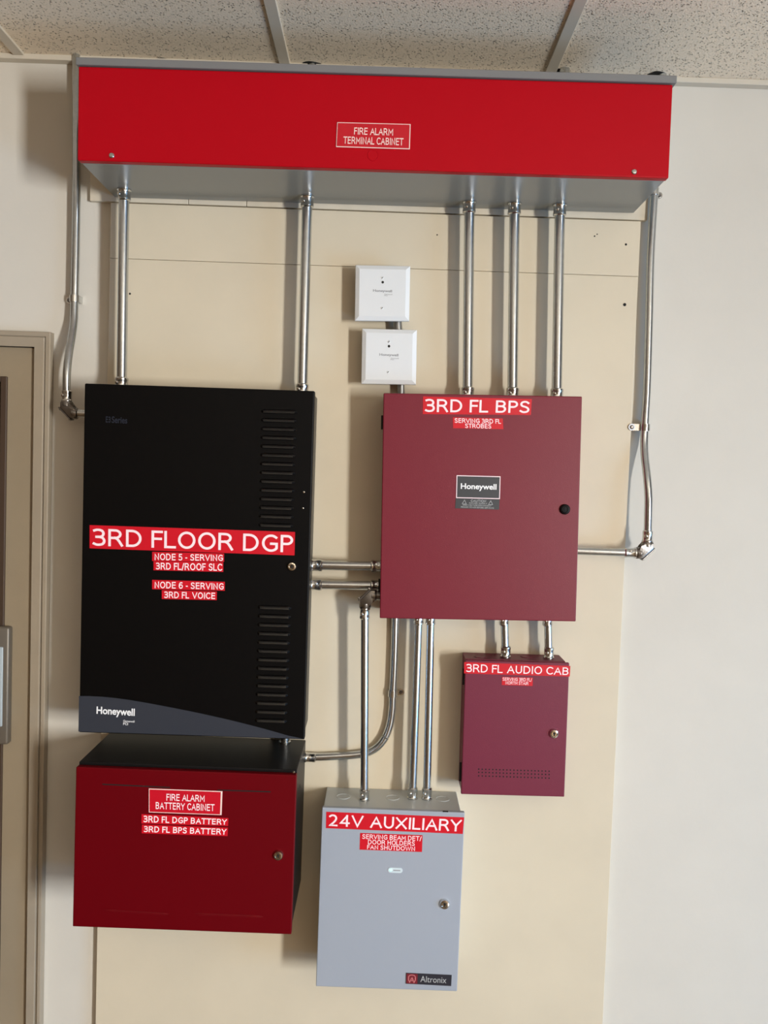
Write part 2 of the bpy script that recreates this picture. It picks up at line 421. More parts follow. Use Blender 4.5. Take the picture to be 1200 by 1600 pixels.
for a in ((-0.49, -0.475, -3.59, -2.41), (0.075, 0.09, -3.59, -2.41), (-0.475, 0.075, -3.59, -3.575), (-0.475, 0.075, -2.425, -2.41)):
    box(bm, *a, CEIL - 0.02, CEIL)
obj('frame', bm, M['grid'], cl)
obj('diffuser', box(B(), -0.475, 0.075, -3.575, -2.425, CEIL - 0.012, CEIL - 0.006), M['fillface'], cl)

# strips of trim above the backboard
z0, z1 = ZC + 0.588, ZC + 0.70
xs = [P(140, 312, 0.006).x, P(294.5, 312, 0.006).x, P(385.5, 312, 0.006).x, P(1012, 340, 0.006).x]
for k, n in enumerate(('trim_3', 'trim_4', 'trim_5')):
    bm = B(); box(bm, xs[k] + 0.0006, xs[k + 1] - 0.0006, 0.005, 0.0178, z0 + 0.0012, z1, 0.0008, 1)
    struct(n, bm, M['strip'])

# ------------------------------------------------------------------ door with its frame
bm = B()
FX = -0.760                                          # outer edge of the frame
FT = ZC + 0.2915
def ubar(bm, a, b, ya, yb, bev):                      # an upside-down U of section a..b inside the outer edge
    L = DX0 - 0.035
    prism(bm, [(FX - a, 0), (FX - a, FT - a), (L + a, FT - a), (L + a, 0), (L + b, 0), (L + b, FT - b), (FX - b, FT - b), (FX - b, 0)], ya, yb, bev)
ubar(bm, 0.0, 0.0085, -0.006, 0.0175, 0.002)
ubar(bm, 0.0085, 0.0125, -0.001, 0.0175, 0.0008)
ubar(bm, 0.0125, 0.033, -0.008, 0.10, 0.002)
d1 = struct('door_1', bm, M['dframe'])
LX1, LT = -0.7955, ZC + 0.2555
GXR, GZ0, GZ1 = P(8.5, 640, 0.0).x, 0.25, P(4, 590, 0.0).z
bm = B(); y0, y1 = 0.004, 0.048
box(bm, GXR, LX1, y0, y1, 0.01, LT); box(bm, DX0 + 0.003, DX0 + 0.13, y0, y1, 0.01, LT)
box(bm, DX0 + 0.13, GXR, y0, y1, GZ1, LT, 0.0); box(bm, DX0 + 0.13, GXR, y0, y1, 0.01, GZ0, 0.0)
obj('door_leaf', bm, M['door'], d1)
bm = B()
box(bm, GXR - 0.012, GXR + 0.003, -0.001, 0.012, GZ0, GZ1 + 0.003, 0.002); box(bm, DX0 + 0.13, GXR - 0.012, -0.001, 0.012, GZ1 - 0.010, GZ1 + 0.003, 0.002)
box(bm, DX0 + 0.127, DX0 + 0.142, -0.001, 0.012, GZ0, GZ1 + 0.003, 0.002); box(bm, DX0 + 0.142, GXR - 0.012, -0.001, 0.012, GZ0 - 0.003, GZ0 + 0.010, 0.002)
obj('glazing_bead', bm, M['bead'], d1)
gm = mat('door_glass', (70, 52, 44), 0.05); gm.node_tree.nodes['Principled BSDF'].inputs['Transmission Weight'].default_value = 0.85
obj('glass_pane', box(B(), DX0 + 0.13, GXR, 0.022, 0.028, GZ0, GZ1), gm, d1)
hz0, hz1 = P(0, 1163, -0.012).z, P(0, 979, -0.012).z; hx = P(14.5, 1070, -0.012).x
bm = B(); box(bm, hx - 0.125, hx, -0.016, 0.006, hz0, hz1, 0.006, 3); pl = obj('pull_plate', bm, M['plate'], d1, True)
bm = B(); box(bm, hx - 0.112, hx - 0.013, -0.0185, -0.014, hz0 + 0.043, hz1 - 0.046, 0.0022, 3); obj('pull_pocket', bm, M['pocket'], pl, True)
bm = B()
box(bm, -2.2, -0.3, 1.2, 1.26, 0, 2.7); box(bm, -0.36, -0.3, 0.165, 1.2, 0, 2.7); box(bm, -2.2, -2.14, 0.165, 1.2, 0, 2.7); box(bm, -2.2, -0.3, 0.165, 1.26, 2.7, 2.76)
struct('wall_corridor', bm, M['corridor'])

# ------------------------------------------------------------------ backboard (two painted sheets)
BX0, BX1, SEAM, BT = -0.632, 0.562, ZC + 0.462, ZC + 0.585
bd = thing('backboard', 'large lower cream painted plywood backboard carrying the cabinets', 'board', (0, 0.009, 0.15))
obj('sheet', box(B(), BX0, BX1, 0.0, 0.0178, 0.15, SEAM - 0.0004, 0.0012), M['board'], bd)
for px, py, r in ((203, 459, 1.7), (976, 476, 2.6)):
    c = P(px, py, 0.0); obj('nail_hole', lathe(B(), c, Vector((0, -1, 0)), [(-0.001, r * 0.0014), (0.0004, r * 0.0014)], 12), M['dark'], bd)
bu = thing('backboard', 'narrow upper cream board above the thin seam, under the long red cabinet', 'board', (0, 0.009, SEAM))
obj('sheet', box(B(), BX0, BX1, 0.0, 0.0178, SEAM + 0.0004, BT, 0.0010), M['board'], bu)
for px, py, r in ((978, 382, 1.8), (929, 369, 1.2), (933, 366, 1.0), (683, 367, 1.1)):
    c = P(px, py, 0.0); obj('nail_hole', lathe(B(), c, Vector((0, -1, 0)), [(-0.001, r * 0.0014), (0.0004, r * 0.0014)], 12), M['dark'], bu)

# ------------------------------------------------------------------ cabinets
class Cab:
    def __init__(s, x0, x1, z0, z1, d, tilt):
        s.x0, s.x1, s.z0, s.z1, s.d, s.t = x0, x1, ZC + z0, ZC + z1, d, math.radians(tilt)
        s.piv = ((x0 + x1) / 2, (s.z0 + s.z1) / 2)
    def box(s, bm, dx0, dx1, y0, y1, dz0, dz1, bev=0.0, seg=2):
        return box(bm, s.x0 + dx0, s.x1 + dx1, y0, y1, s.z0 + dz0, s.z1 + dz1, bev, seg, s.t, s.piv)
    def top(s, x): return s.z1 + (x - s.piv[0]) * math.tan(s.t)
    def bot(s, x): return s.z0 + (x - s.piv[0]) * math.tan(s.t)
    def left(s, z): return s.x0 - (z - s.piv[1]) * math.tan(s.t)
    def right(s, z): return s.x1 - (z - s.piv[1]) * math.tan(s.t)
TERM = Cab(-0.626, 0.547, 0.600, 0.783, 0.224, 0.26)
BLK = Cab(-0.638, -0.150, -0.583, 0.168, 0.126, 0.05)
BPS = Cab(0.000, 0.426, -0.312, 0.174, 0.110, 0.97)
BAT = Cab(-0.613, -0.157, -0.967, -0.623, 0.211, -0.25)
AUX = Cab(-0.108, 0.203, -1.134, -0.733, 0.122, -0.22)
AUD = Cab(0.198, 0.429, -0.710, -0.406, 0.076, 0.36)

# --- long red terminal cabinet under the ceiling
r = thing('terminal_cabinet', 'long red box under the ceiling with a grey underside, lettered FIRE ALARM TERMINAL CABINET', 'cabinet', (-0.04, -0.11, TERM.z0))
obj('body', TERM.box(B(), 0.003, -0.003, -0.206, -0.0004, 0.0, 0.0, 0.001), M['grey'], r, label='grey steel cabinet body')
bm = B(); TERM.box(bm, 0, 0, -0.224, -0.2062, 0, -0.0012, 0.0022, 3); obj('front_cover', bm, M['red'], r, label='bright red cover')
bm = B(); box(bm, TERM.x0 - 0.004, TERM.x1 + 0.006, -0.229, 0.004, TERM.z1, TERM.z1 + 0.0145, 0.0012, 1, TERM.t, TERM.piv); obj('top_flange', bm, M['lid'], r, label='grey top flange')
screw(r, 174.5, 243, -0.224, 0.0055); screw(r, 991, 268.5, -0.224, 0.0055)
c = P(583, 242.5, -0.224); obj('knockout', lathe(B(), c, Vector((0, -1, 0)), [(0, 0.0115), (0.0007, 0.011), (0.0007, 0.0095), (0.0002, 0.009), (0.0002, 0.001)]), M['red'], r, True)
q = Quad([(527.0, 191.5), (641.6, 194.5), (640.3, 233.8), (525.2, 230.2)], -0.2242)
o = obj('nameplate', slab(B(), q, 0, 0, 1, 1, -0.0005, 0.0014), M['plaqueD'], r, label='red engraved plate lettered FIRE ALARM TERMINAL CABINET')
bm = B()
write(bm, q, 'FIRE ALARM', .235, .19, .765, .475, .0017, 0.006); write(bm, q, 'TERMINAL CABINET', .095, .565, .91, .855, .0017, 0.006)
obj('lettering', bm, M['edge'], o)
bm = B(); slab(bm, q, 0, 0, 1, .025, .0010, .0017); slab(bm, q, 0, .965, 1, 1, .0010, .0017); slab(bm, q, .988, .025, 1, .965, .0010, .0017); slab(bm, q, 0, .025, .006, .965, .0010, .0017)
obj('border', bm, M['edge'], o)

# --- black control panel cabinet
r = thing('control_cabinet', 'tall black wall cabinet with vent louvers, lettered 3RD FLOOR DGP', 'cabinet', (-0.394, -0.06, BLK.z0))
obj('body', BLK.box(B(), 0.004, -0.004, -0.104, -0.0006, 0.004, -0.004, 0.0015), M['shell'], r)
bm = B(); BLK.box(bm, 0, 0, -0.126, -0.1045, 0, 0, 0.0025, 3); dr = obj('door', bm, M['black'], r)
def louver(bm, pl, pr, y, h=0.0085, out=0.0055):
    """a pressed louver: hood with a rounded top, open underneath, ends tapering into the sheet"""
    n = 14; prof = [(0.5, 0.0), (0.42, 0.35), (0.2, 0.72), (-0.1, 0.95), (-0.42, 1.0), (-0.5, 0.72), (-0.46, 0.0)]
    rings = []
    for i in range(n + 1):
        t = i / n; e = min(1.0, min(t, 1 - t) * 9.0); e = math.sqrt(max(0.0, 1 - (1 - e) ** 2)); e = max(e, 0.02)
        p = pl.lerp(pr, t)
        rings.append([bm.verts.new((p.x, y + 0.0002 - out * e * b, p.z + h * a * (0.35 + 0.65 * e))) for a, b in prof])
    for a, b in zip(rings, rings[1:]):
        for k in range(len(prof) - 1): bm.faces.new((a[k], a[k + 1], b[k + 1], b[k]))
        bm.faces.new((a[-1], a[0], b[0], b[-1]))
    bm.faces.new(rings[0]); bm.faces.new(rings[-1][::-1])
    return bm
for k in range(14):
    t = k / 13.0
    y = -0.126
    for (xa, xb, ya), (xc, xd, yc) in ((((408, 464.5, 643), (404, 458.5, 820.5))), (((403, 455.5, 949), (398.5, 448.5, 1125.5)))):
        a = P(xa + (xc - xa) * t, ya + (yc - ya) * t - 0.8, y); b = P(xb + (xd - xb) * t, ya + (yc - ya) * t + 0.8, y)
        obj('louver', louver(B(), a, b, y, 0.0085, 0.007), M['louver'], dr, True)
# slate swoosh along the bottom of the door
edge = [(123.5, 1087.5), (140, 1087.6), (160, 1088.6), (180, 1090.6), (200, 1093.2), (225, 1097.4), (250, 1102), (275, 1106.8), (300, 1111.8), (325, 1117.2), (350, 1122.8), (375, 1128.8), (400, 1135.2), (425, 1142), (450, 1149.3), (473, 1156.0)]
pts = [P(a, b, -0.1262) for a, b in edge]
low = [Vector((p.x, p.y, BLK.bot(p.x) + 0.0022)) for p in pts]
bm = B()
for yy in (-0.1258, -0.1266):
    va = [bm.verts.new((p.x, yy, max(p.z, l.z + 0.0003))) for p, l in zip(pts, low)]; vb = [bm.verts.new((p.x, yy, p.z)) for p in low]
    for i in range(len(va) - 1): bm.faces.new((va[i], va[i + 1], vb[i + 1], vb[i]))
obj('badge_panel', bm, M['swoosh'], r, label='slate grey curved badge panel')
# wordmarks
def wordmark(bm, q, u0, v0, u1, v1, lift, bold=0.026):
    write(bm, q, 'Honeywell', u0, v0, u1, v1, lift, bold, 1.0)
q = Quad([(148, 1098), (214, 1102), (213, 1136), (147, 1132)], -0.1266)
bm = B(); wordmark(bm, q, .05, .16, .955, .60, 0.0006)
write(bm, q, 'Gamewell', .69, .70, .955, .80, .0006, 0.01); write(bm, q, 'FCI', .69, .82, .80, .94, .0006, 0.02)
obj('wordmark', bm, M['white'], r, label='white wordmark')
q = Quad([(164, 648), (206, 650), (205.5, 664), (163.5, 662)], -0.126)
bm = B(); write(bm, q, 'E3', .04, .18, .22, .86, 0.0005, 0.02); write(bm, q, 'Series', .26, .14, .84, .88, 0.0005, 0.02)
o = obj('series_mark', bm, M['dimink'], r)
screw(r, 475, 769, -0.126, 0.0026, 'chrome'); screw(r, 473.5, 794, -0.126, 0.0022, 'chrome')
lock(r, 456.3, 885, -0.126, 0.0098, 'brass')
sticker(r, [(140.1, 820.4), (461.1, 831.2), (460.2, 867.8), (140.1, 856.7)], -0.126, [('3RD FLOOR DGP', .015, .14, .992, .88)], 'large red label lettered 3RD FLOOR DGP')
sticker(r, [(237.9, 862.1), (350.2, 864.8), (350.2, 877.9), (237.9, 876.5)], -0.126, [('NODE 5 - SERVING', .035, .16, .985, .90)], 'small red label lettered NODE 5 - SERVING', bold=0.012)
sticker(r, [(240, 877.0), (348.9, 878.6), (348.9, 893.6), (240, 890.9)], -0.126, [('3RD FL/ROOF SLC', .035, .14, .985, .90)], 'small red label lettered 3RD FL/ROOF SLC', bold=0.012)
sticker(r, [(237.9, 905.9), (351.3, 909.0), (351.3, 923), (237.9, 920.6)], -0.126, [('NODE 6 - SERVING', .035, .16, .985, .88)], 'small red label lettered NODE 6 - SERVING', bold=0.012)
sticker(r, [(252.9, 922), (339, 924.2), (338.7, 937.7), (252.9, 935.9)], -0.126, [('3RD FL VOICE', .045, .14, .97, .88)], 'small red label lettered 3RD FL VOICE', bold=0.012)

# --- battery cabinet
r = thing('battery_cabinet', 'wide crimson-fronted black box below the black cabinet, lettered FIRE ALARM BATTERY CABINET', 'cabinet', (-0.385, -0.1, BAT.z0))
obj('body', BAT.box(B(), 0.001, -0.001, -0.196, -0.0006, 0.012, 0, 0.0015), M['shelld'], r, label='black sheet steel box')
bm = B(); BAT.box(bm, 0, 0, -0.211, -0.1962, 0, -0.006, 0.002, 3); obj('door', bm, M['crimson'], r, label='dark crimson door')
y = -0.211
for (a, b), (c_, d_) in (((160, 1225.2), (266, 1230.2)), ((340, 1234.3), (423, 1237.0))):
    q = Quad([(a, b - 0.7), (c_, d_ - 0.7), (c_, d_ + 1.0), (a, b + 1.0)], y)
    obj('vent_slot', slab(B(), q, 0, 0, 1, 1, -0.0004, 0.0004), M['dark'], r)
for (a, b), (c_, d_) in (((158.6, 1422.0), (264.7, 1428.5)), ((302.7, 1428.0), (411.9, 1432.5))):
    obj('vent_ridge', louver(B(), P(a, b, y), P(c_, d_, y), y, 0.005, 0.0018), M['crimson'], r, True)
lock(r, 435, 1336, y, 0.0102, 'brass')
c = P(461.5, 1205, -0.212); obj('screw', lathe(B(), c + Vector((-0.003, 0, -0.002)), Vector((0, -1, 0)), [(0, .0022), (.0015, .0018), (.0015, .0003)], 12), M['zinc'], r, True)
hz = P(469, 1224, -0.1).z
obj('side_hole', lathe(B(), Vector((BAT.right(hz) - 0.0015, -0.115, hz)), Vector((1, 0, 0)), [(0, .0045), (.0008, .0045)], 14), M['dark'], r)
q = Quad([(232.9, 1231.6), (347.8, 1235.9), (346.5, 1273.1), (232.9, 1268.8)], y)
o = obj('nameplate', slab(B(), q, 0, 0, 1, 1, -0.0002, 0.0014), M['plaque'], r, label='red engraved plate lettered FIRE ALARM BATTERY CABINET')
bm = B()
write(bm, q, 'FIRE ALARM', .24, .19, .76, .475, .0017, 0.006); write(bm, q, 'BATTERY CABINET', .095, .555, .90, .845, .0017, 0.006)
obj('lettering', bm, M['ink'], o)
bm = B(); slab(bm, q, 0, 0, 1, .035, .0010, .0017); slab(bm, q, 0, .975, 1, 1, .0010, .0017); slab(bm, q, .978, .035, 1, .975, .0010, .0017); slab(bm, q, 0, .035, .008, .975, .0010, .0017)
obj('border', bm, M['edge'], o)
sticker(r, [(221.3, 1271.9), (356.9, 1278.1), (356.3, 1290.4), (221, 1286.4)], y, [('3RD FL DGP BATTERY', .025, .14, .985, .86)], 'red label lettered 3RD FL DGP BATTERY', bold=0.016)
sticker(r, [(221.9, 1288.3), (356.3, 1293.1), (355.6, 1306.3), (221.5, 1301.9)], y, [('3RD FL BPS BATTERY', .025, .14, .985, .84)], 'red label lettered 3RD FL BPS BATTERY', bold=0.016)

# --- maroon power supply cabinet
r = thing('supply_cabinet', 'larger maroon wall cabinet right of centre, lettered 3RD FL BPS', 'cabinet', (0.213, -0.055, BPS.z0))
obj('body', BPS.box(B(), 0.004, -0.004, -0.096, -0.0004, 0.003, -0.003, 0.0015), M['maroon'], r)
bm = B(); BPS.box(bm, 0, 0, -0.110, -0.0962, 0, 0, 0.0022, 3); obj('door', bm, M['maroon'], r)
for pa, pb in ((649, 671), (905, 926)):
    za, zb = P(598, pa, -0.1).z, P(598, pb, -0.1).z
    obj('hinge', sweep(B(), [Vector((BPS.left(zb) - 0.0008, -0.0975, zb)), Vector((BPS.left(za) - 0.0008, -0.0975, za))], 0.0035, 12), M['dark'], r, True)
y = -0.110
sticker(r, [(661, 619.5), (831, 623.5), (829.5, 648.5), (660.5, 647)], y, [('3RD FL BPS', .02, .13, .985, .88)], 'large red label lettered 3RD FL BPS', bold=0.004)
sticker(r, [(707.5, 652), (785.5, 653.8), (786.5, 670.6), (708, 669)], y, [('SERVING 3RD FL', .035, .08, .96, .50), ('STROBES', .24, .55, .76, .96)], 'small red label lettered SERVING 3RD FL STROBES', bold=0.008)
q = Quad([(713.4, 742.6), (782, 744.3), (780.9, 779.8), (712.6, 778.1)], y)
o = obj('brand_plate', slab(B(), q, 0, 0, 1, 1, -0.0002, 0.001), M['char'], r, label='charcoal plate with white border and wordmark')
bm = B(); slab(bm, q, 0, 0, 1, .035, .0008, .0012); slab(bm, q, 0, .965, 1, 1, .0008, .0012); slab(bm, q, 0, .035, .017, .965, .0008, .0012); slab(bm, q, .983, .035, 1, .965, .0008, .0012)
obj('border', bm, M['ink'], o)
bm = B(); wordmark(bm, q, .10, .345, .915, .67, .0014); obj('wordmark', bm, M['white'], o)
q = Quad([(712.2, 778.4), (780.6, 780.1), (779.7, 796.4), (711.1, 794.2)], y)
o = obj('caution_plate', slab(B(), q, 0, 0, 1, 1, -0.0002, 0.0008), M['char'], r, label='charcoal caution plate')
bm = B()
write(bm, q, 'CAUTION', .345, .09, .69, .33, .001, 0.005); write(bm, q, 'POWER SUPPLY', .31, .38, .72, .52, .001); write(bm, q, 'HIGH VOLTAGE DISCONNECT', .17, .57, .82, .72, .001); write(bm, q, 'PRIMARY POWER BEFORE SERVICING', .13, .78, .88, .93, .001)
for cx in (.20, .80):
    tri = [(cx, .12), (cx + .055, .55), (cx - .055, .55)]; mid = (cx, .42)
    for i in range(3):
        a, b = tri[i], tri[(i + 1) % 3]
        ai = (mid[0] + (a[0] - mid[0]) * .72, mid[1] + (a[1] - mid[1]) * .72); bi = (mid[0] + (b[0] - mid[0]) * .72, mid[1] + (b[1] - mid[1]) * .72)
        bm.faces.new([bm.verts.new(q.at(*t, .001)) for t in (a, b, bi, ai)])
obj('lettering', bm, M['paleink'], o)
lock(r, 882.3, 795.8, y, 0.0112, 'black')

# --- small maroon audio cabinet
r = thing('audio_cabinet', 'small maroon wall cabinet below the larger maroon one, lettered 3RD FL AUDIO CAB', 'cabinet', (0.313, -0.038, AUD.z0))
obj('body', AUD.box(B(), 0.001, -0.007, -0.066, -0.0004, 0.003, -0.0005, 0.0012), M['maroon2'], r)
bm = B(); AUD.box(bm, 0, 0, -0.076, -0.0662, 0, -0.002, 0.002, 3); obj('door', bm, M['maroon2'], r)
for pa, pb in ((1045, 1070), (1192, 1221)):
    za, zb = P(720, pa, -0.07).z, P(720, pb, -0.07).z
    obj('hinge', sweep(B(), [Vector((AUD.left(zb) - 0.0012, -0.0665, zb)), Vector((AUD.left(za) - 0.0012, -0.0665, za))], 0.003, 12), M['dark'], r, True)
for px in (750.5, 822.5):
    c = PZ(px, 1025.5, AUD.top(P(px, 1025, -.04).x)); obj('knockout', lathe(B(), Vector((c.x, c.y, c.z - 0.0004)), Vector((0, 0, 1)), [(0, .0145), (.0010, .0145), (.0010, .0125), (.0005, .012), (.0005, .001)]), M['maroon2'], r, True)
y = -0.076
sticker(r, [(725.4, 1034.4), (891.2, 1040.5), (890.2, 1057.1), (725, 1052.2)], y, [('3RD FL AUDIO CAB', .02, .15, .985, .86)], 'wide red label lettered 3RD FL AUDIO CAB')
sticker(r, [(784.4, 1057.7), (832.5, 1058.9), (832.1, 1071.7), (784, 1070.2)], y, [('SERVING 3RD FL/', .02, .05, .97, .46), ('NORTH STAIR', .12, .52, .86, .90)], 'tiny red label lettered SERVING 3RD FL/ NORTH STAIR')
lock(r, 865.3, 1146, y, 0.0105)
bm = B()
for (ya, yb) in ((1201.7, 1205.0), (1206.7, 1210.2), (1212.2, 1215.8)):
    for k in range(21):
        t = k / 20; c = P(748 + 110 * t, ya + (yb - ya) * t, y); lathe(bm, c, Vector((0, -1, 0)), [(-0.0004, .00165), (.0003, .00165)], 8)
obj('vent_perforation', bm, M['dark'], r, label='rows of small vent holes')

# --- grey auxiliary supply box
r = thing('auxiliary_cabinet', 'pale grey wall box at the bottom centre, lettered 24V AUXILIARY', 'cabinet', (0.047, -0.06, AUX.z0))
obj('body', AUX.box(B(), 0.003, -0.008, -0.110, -0.0004, 0.003, -0.0005, 0.0012), M['auxtop'], r)
bm = B(); AUX.box(bm, 0, 0, -0.122, -0.1102, 0, 0.000, 0.002, 3); obj('door', bm, M['aux'], r)
for px, py in ((536.3, 1244.3), (613.4, 1246), (691.5, 1248)):
    c = PZ(px, py, AUX.top(P(px, py, -.06).x)); obj('knockout', lathe(B(), Vector((c.x, c.y, c.z - 0.0006)), Vector((0, 0, 1)), [(0, .0155), (.0012, .0155), (.0012, .014), (.0004, .0135), (.0004, .001)], 28), M['auxtop'], r, True)
c = PZ(696, 1268, AUX.top(0.165)); obj('notch', box(B(), c.x - .006, c.x + .006, c.y - .002, c.y + .003, c.z - .001, c.z + .0006), M['dark'], r)
y = -0.122
sticker(r, [(509.9, 1268.3), (725.3, 1277.1), (723.1, 1302.9), (509.3, 1293.8)], y, [('24V AUXILIARY', .02, .14, .985, .86)], 'large red label lettered 24V AUXILIARY', bold=0.004)
sticker(r, [(562.8, 1301.4), (660.3, 1304.9), (659.4, 1331.1), (561.9, 1327.4)], y, [('SERVING BEAM DET/', .035, .06, .985, .34), ('DOOR HOLDERS', .13, .375, .88, .65), ('FAN SHUTDOWN', .12, .69, .885, .95)], 'red label lettered SERVING BEAM DET/ DOOR HOLDERS FAN SHUTDOWN', bold=0.006)
q = Quad([(605.5, 1354.8), (630, 1355.6), (629.8, 1364.2), (605.2, 1363.4)], y)
bm = B(); pa, pb = q.at(.2, .5), q.at(.8, .5); rr = 0.0058
poly = [(pb.x + rr * math.cos(a), pb.z + rr * math.sin(a)) for a in [math.radians(-90 + 18 * k) for k in range(11)]] + [(pa.x + rr * math.cos(a), pa.z + rr * math.sin(a)) for a in [math.radians(90 + 18 * k) for k in range(11)]]
o = obj('indicator_window', prism(bm, poly, y + 0.0005, y - 0.0012), M['lens'], r, label='pale oval indicator window')
obj('indicator_lamp', lathe(B(), q.at(.21, .46), Vector((0, -1, 0)), [(.0010, .0030), (.0018, .0024), (.0022, .0006)], 14), M['led'], o, True)
obj('marking', slab(B(), q, .37, .42, .82, .60, .0008, .0014), M['greyink'], o)
lock(r, 694.6, 1412, y, 0.0112)
q = Quad([(634.3, 1519.8), (705.8, 1523.2), (704.9, 1540.3), (633.8, 1536.6)], y)
o = obj('badge', slab(B(), q, 0, 0, 1, 1, -0.0002, 0.0010), M['badge'], r, label='black maker badge with red square')
obj('badge_square', slab(B(), q, .015, .05, .255, .95, .0008, .0012), M['badgered'], o)
bm = B(); write(bm, q, 'Altronix', .32, .20, .89, .76, .0014, 0.0); obj('lettering', bm, M['paleink'], o)
bm = B()
def stroke(bm, q, pts, w, lift):
    for a, b in zip(pts, pts[1:]):
        pa, pb = q.at(*a, lift), q.at(*b, lift); d = (pb - pa).normalized(); n = Vector((-d.z, 0, d.x)) * w; e = d * w * .6
        bm.faces.new([bm.verts.new(v) for v in (pa - n - e, pa + n - e, pb + n + e, pb - n + e)])
stroke(bm, q, [(.085, .80), (.06, .62), (.06, .32), (.085, .19), (.135, .15), (.185, .19), (.21, .32), (.21, .62), (.185, .80)], .0010, .0014)
stroke(bm, q, [(.085, .86), (.135, .38), (.185, .86)], .0010, .0014); stroke(bm, q, [(.10, .68), (.17, .68)], .0009, .0014)
obj('logo', bm, M['badgeline'], o)

# ------------------------------------------------------------------ white module boxes
def module(label, px, dots, text, group):
    d = 0.050
    cs = [P(a, b, -d + 0.007) for a, b in px]
    cx = sum(c.x for c in cs) / 4; cz = min(c.z for c in cs)
    r = thing('module_box', label, 'junction box', (cx, -0.025, cz), group)
    mid = sum(cs, Vector()) / 4
    bm = B()
    def ring(k, yy, inset):
        out = []
        for c in cs:
            e = c - mid; s = 1 - inset / max(abs(e.x), abs(e.z))
            out.append(bm.verts.new((mid.x + e.x * s, yy, mid.z + e.z * s)))
        return out
    rs = [ring(0, -d + 0.011, 0.0), ring(1, -d + 0.006, 0.0), ring(2, -d + 0.0045, 0.0008), ring(3, -d, 0.0095), ring(4, -d, 0.0105)]
    for a, b in zip(rs, rs[1:]):
        for i in range(4): bm.faces.new((a[i], a[(i + 1) % 4], b[(i + 1) % 4], b[i]))
    bm.faces.new(rs[-1]); bm.faces.new(rs[0][::-1])
    obj('cover_plate', bm, M['module'], r, label='white bevelled cover plate')
    bm = B(); box(bm, min(c.x for c in cs) + .009, max(c.x for c in cs) - .009, -d + .0112, 0, min(c.z for c in cs) + .009, max(c.z for c in cs) - .009, .004)
    obj('back_box', bm, M['boxmetal'], r, label='galvanised back box')
    (ax, ay), (bx, by), (lx, ly) = dots
    for (sx, sy) in ((ax, ay), (bx, by)):
        c = P(sx, sy, -d)
        o = obj('screw', lathe(B(), c, Vector((0, -1, 0)), [(0, .0030), (.0008, .0028), (.0012, .0015), (.0012, .0003)], 14), M['module'], r, True)
        bm = B(); box(bm, c.x - .0022, c.x + .0022, -d - .0014, -d - .0011, c.z - .0006, c.z + .0006, 0, 2, math.radians(48), (c.x, c.z)); obj('screw_slot', bm, M['dark'], o)
    obj('indicator_hole', lathe(B(), P(lx, ly, -d), Vector((0, -1, 0)), [(-.0003, .0028), (.0004, .0028)], 14), M['dark'], r)
    q = Quad(text, -d)
    bm = B(); write(bm, q, 'Honeywell', 0, 0, 1, .50, .0004, 0.02); write(bm, q, 'Gamewell', .60, .62, 1.02, .80, .0004); write(bm, q, 'FCI', .60, .84, .76, 1.0, .0004, 0.01)
    obj('wordmark', bm, M['greyink'], r, label='small grey wordmark')
module('upper of the two white square wall boxes', [(555.5, 414.4), (641, 416.1), (639.2, 502.1), (554.4, 501.4)], ((597.6, 434), (597, 481.5), (598, 441)), [(583, 452), (612.5, 453), (612.3, 463), (582.8, 462)], 'white module boxes')
module('lower of the two white square wall boxes, just above the larger maroon cabinet', [(565.9, 513.6), (651.4, 515.8), (650, 601.3), (564.4, 599.9)], ((607.8, 534), (606.4, 581.5), (607.8, 541)), [(593, 552), (622.5, 553), (622.3, 563), (592.8, 562)], 'white module boxes')

# ------------------------------------------------------------------ conduit
R34, R12 = 0.0112, 0.0088
def connector(root, p, d, r, scr=None):
    """set-screw connector at p (touching the cabinet) pointing along d onto the tube"""
    R = r * 1.22
    o = obj('connector', lathe(B(), p, d, [(0, R * 1.12), (0.0032, R * 1.12), (0.0042, R * 1.05), (0.006, R), (0.018, R), (0.0195, R * 1.05), (0.024, R * 1.05), (0.026, r * 1.06), (0.026, r * 0.6)], 28), M['zinc'], root, True)
    if scr is not None:
        c = p + d.normalized() * 0.0135 + scr * (R * 0.93)
        obj('set_screw', lathe(B(), c, scr, [(0, .0036), (.0026, .0036), (.0034, .0026), (.0034, .0003)], 12), M['chrome'], o, True)
    return o
SCR = Vector((-0.55, -0.83, 0.0)).normalized()
UP, DN, RT, LF = Vector((0, 0, 1)), Vector((0, 0, -1)), Vector((1, 0, 0)), Vector((-1, 0, 0))
def conduit(label, pts, r, ends=(), group=None, smooth=False):
    lo = min(pts, key=lambda p: p.z)
    root = thing('conduit', label, 'conduit', lo, group)
    obj('pipe', sweep(B(), catmull(pts) if smooth else pts, r, 28), M['emt'], root, True)
    for p, d, s in ends: connector(root, p, d, r, s)
    return root
def vpipe(label, t, b, dep, ztop, zbot, r, ct=True, cb=True, group=None):
    A, Bp = P(*t, -dep), P(*b, -dep)
    f = lambda z: A + (Bp - A) * ((z - A.z) / (Bp.z - A.z))
    pt, pb = f(ztop((A.x))), f(zbot((Bp.x)))
    ends = []
    if ct: ends.append((pt, DN, SCR))
    if cb: ends.append((pb, UP, SCR))
    e = Vector((0, 0, 0.0015))
    return conduit(label, [pt - e, pb + e], r, ends, group)
g34 = 'large conduits hanging from the red terminal cabinet'
vpipe('leftmost large conduit between the red terminal cabinet and the black cabinet', (193.7, 320), (190.2, 590), .058, TERM.bot, lambda x: BLK.top(x) - .004, R34, group=g34)
vpipe('large conduit down to the top right corner of the black cabinet', (480, 320), (472.5, 600), .050, TERM.bot, lambda x: BLK.top(x) - .004, R34, group=g34)
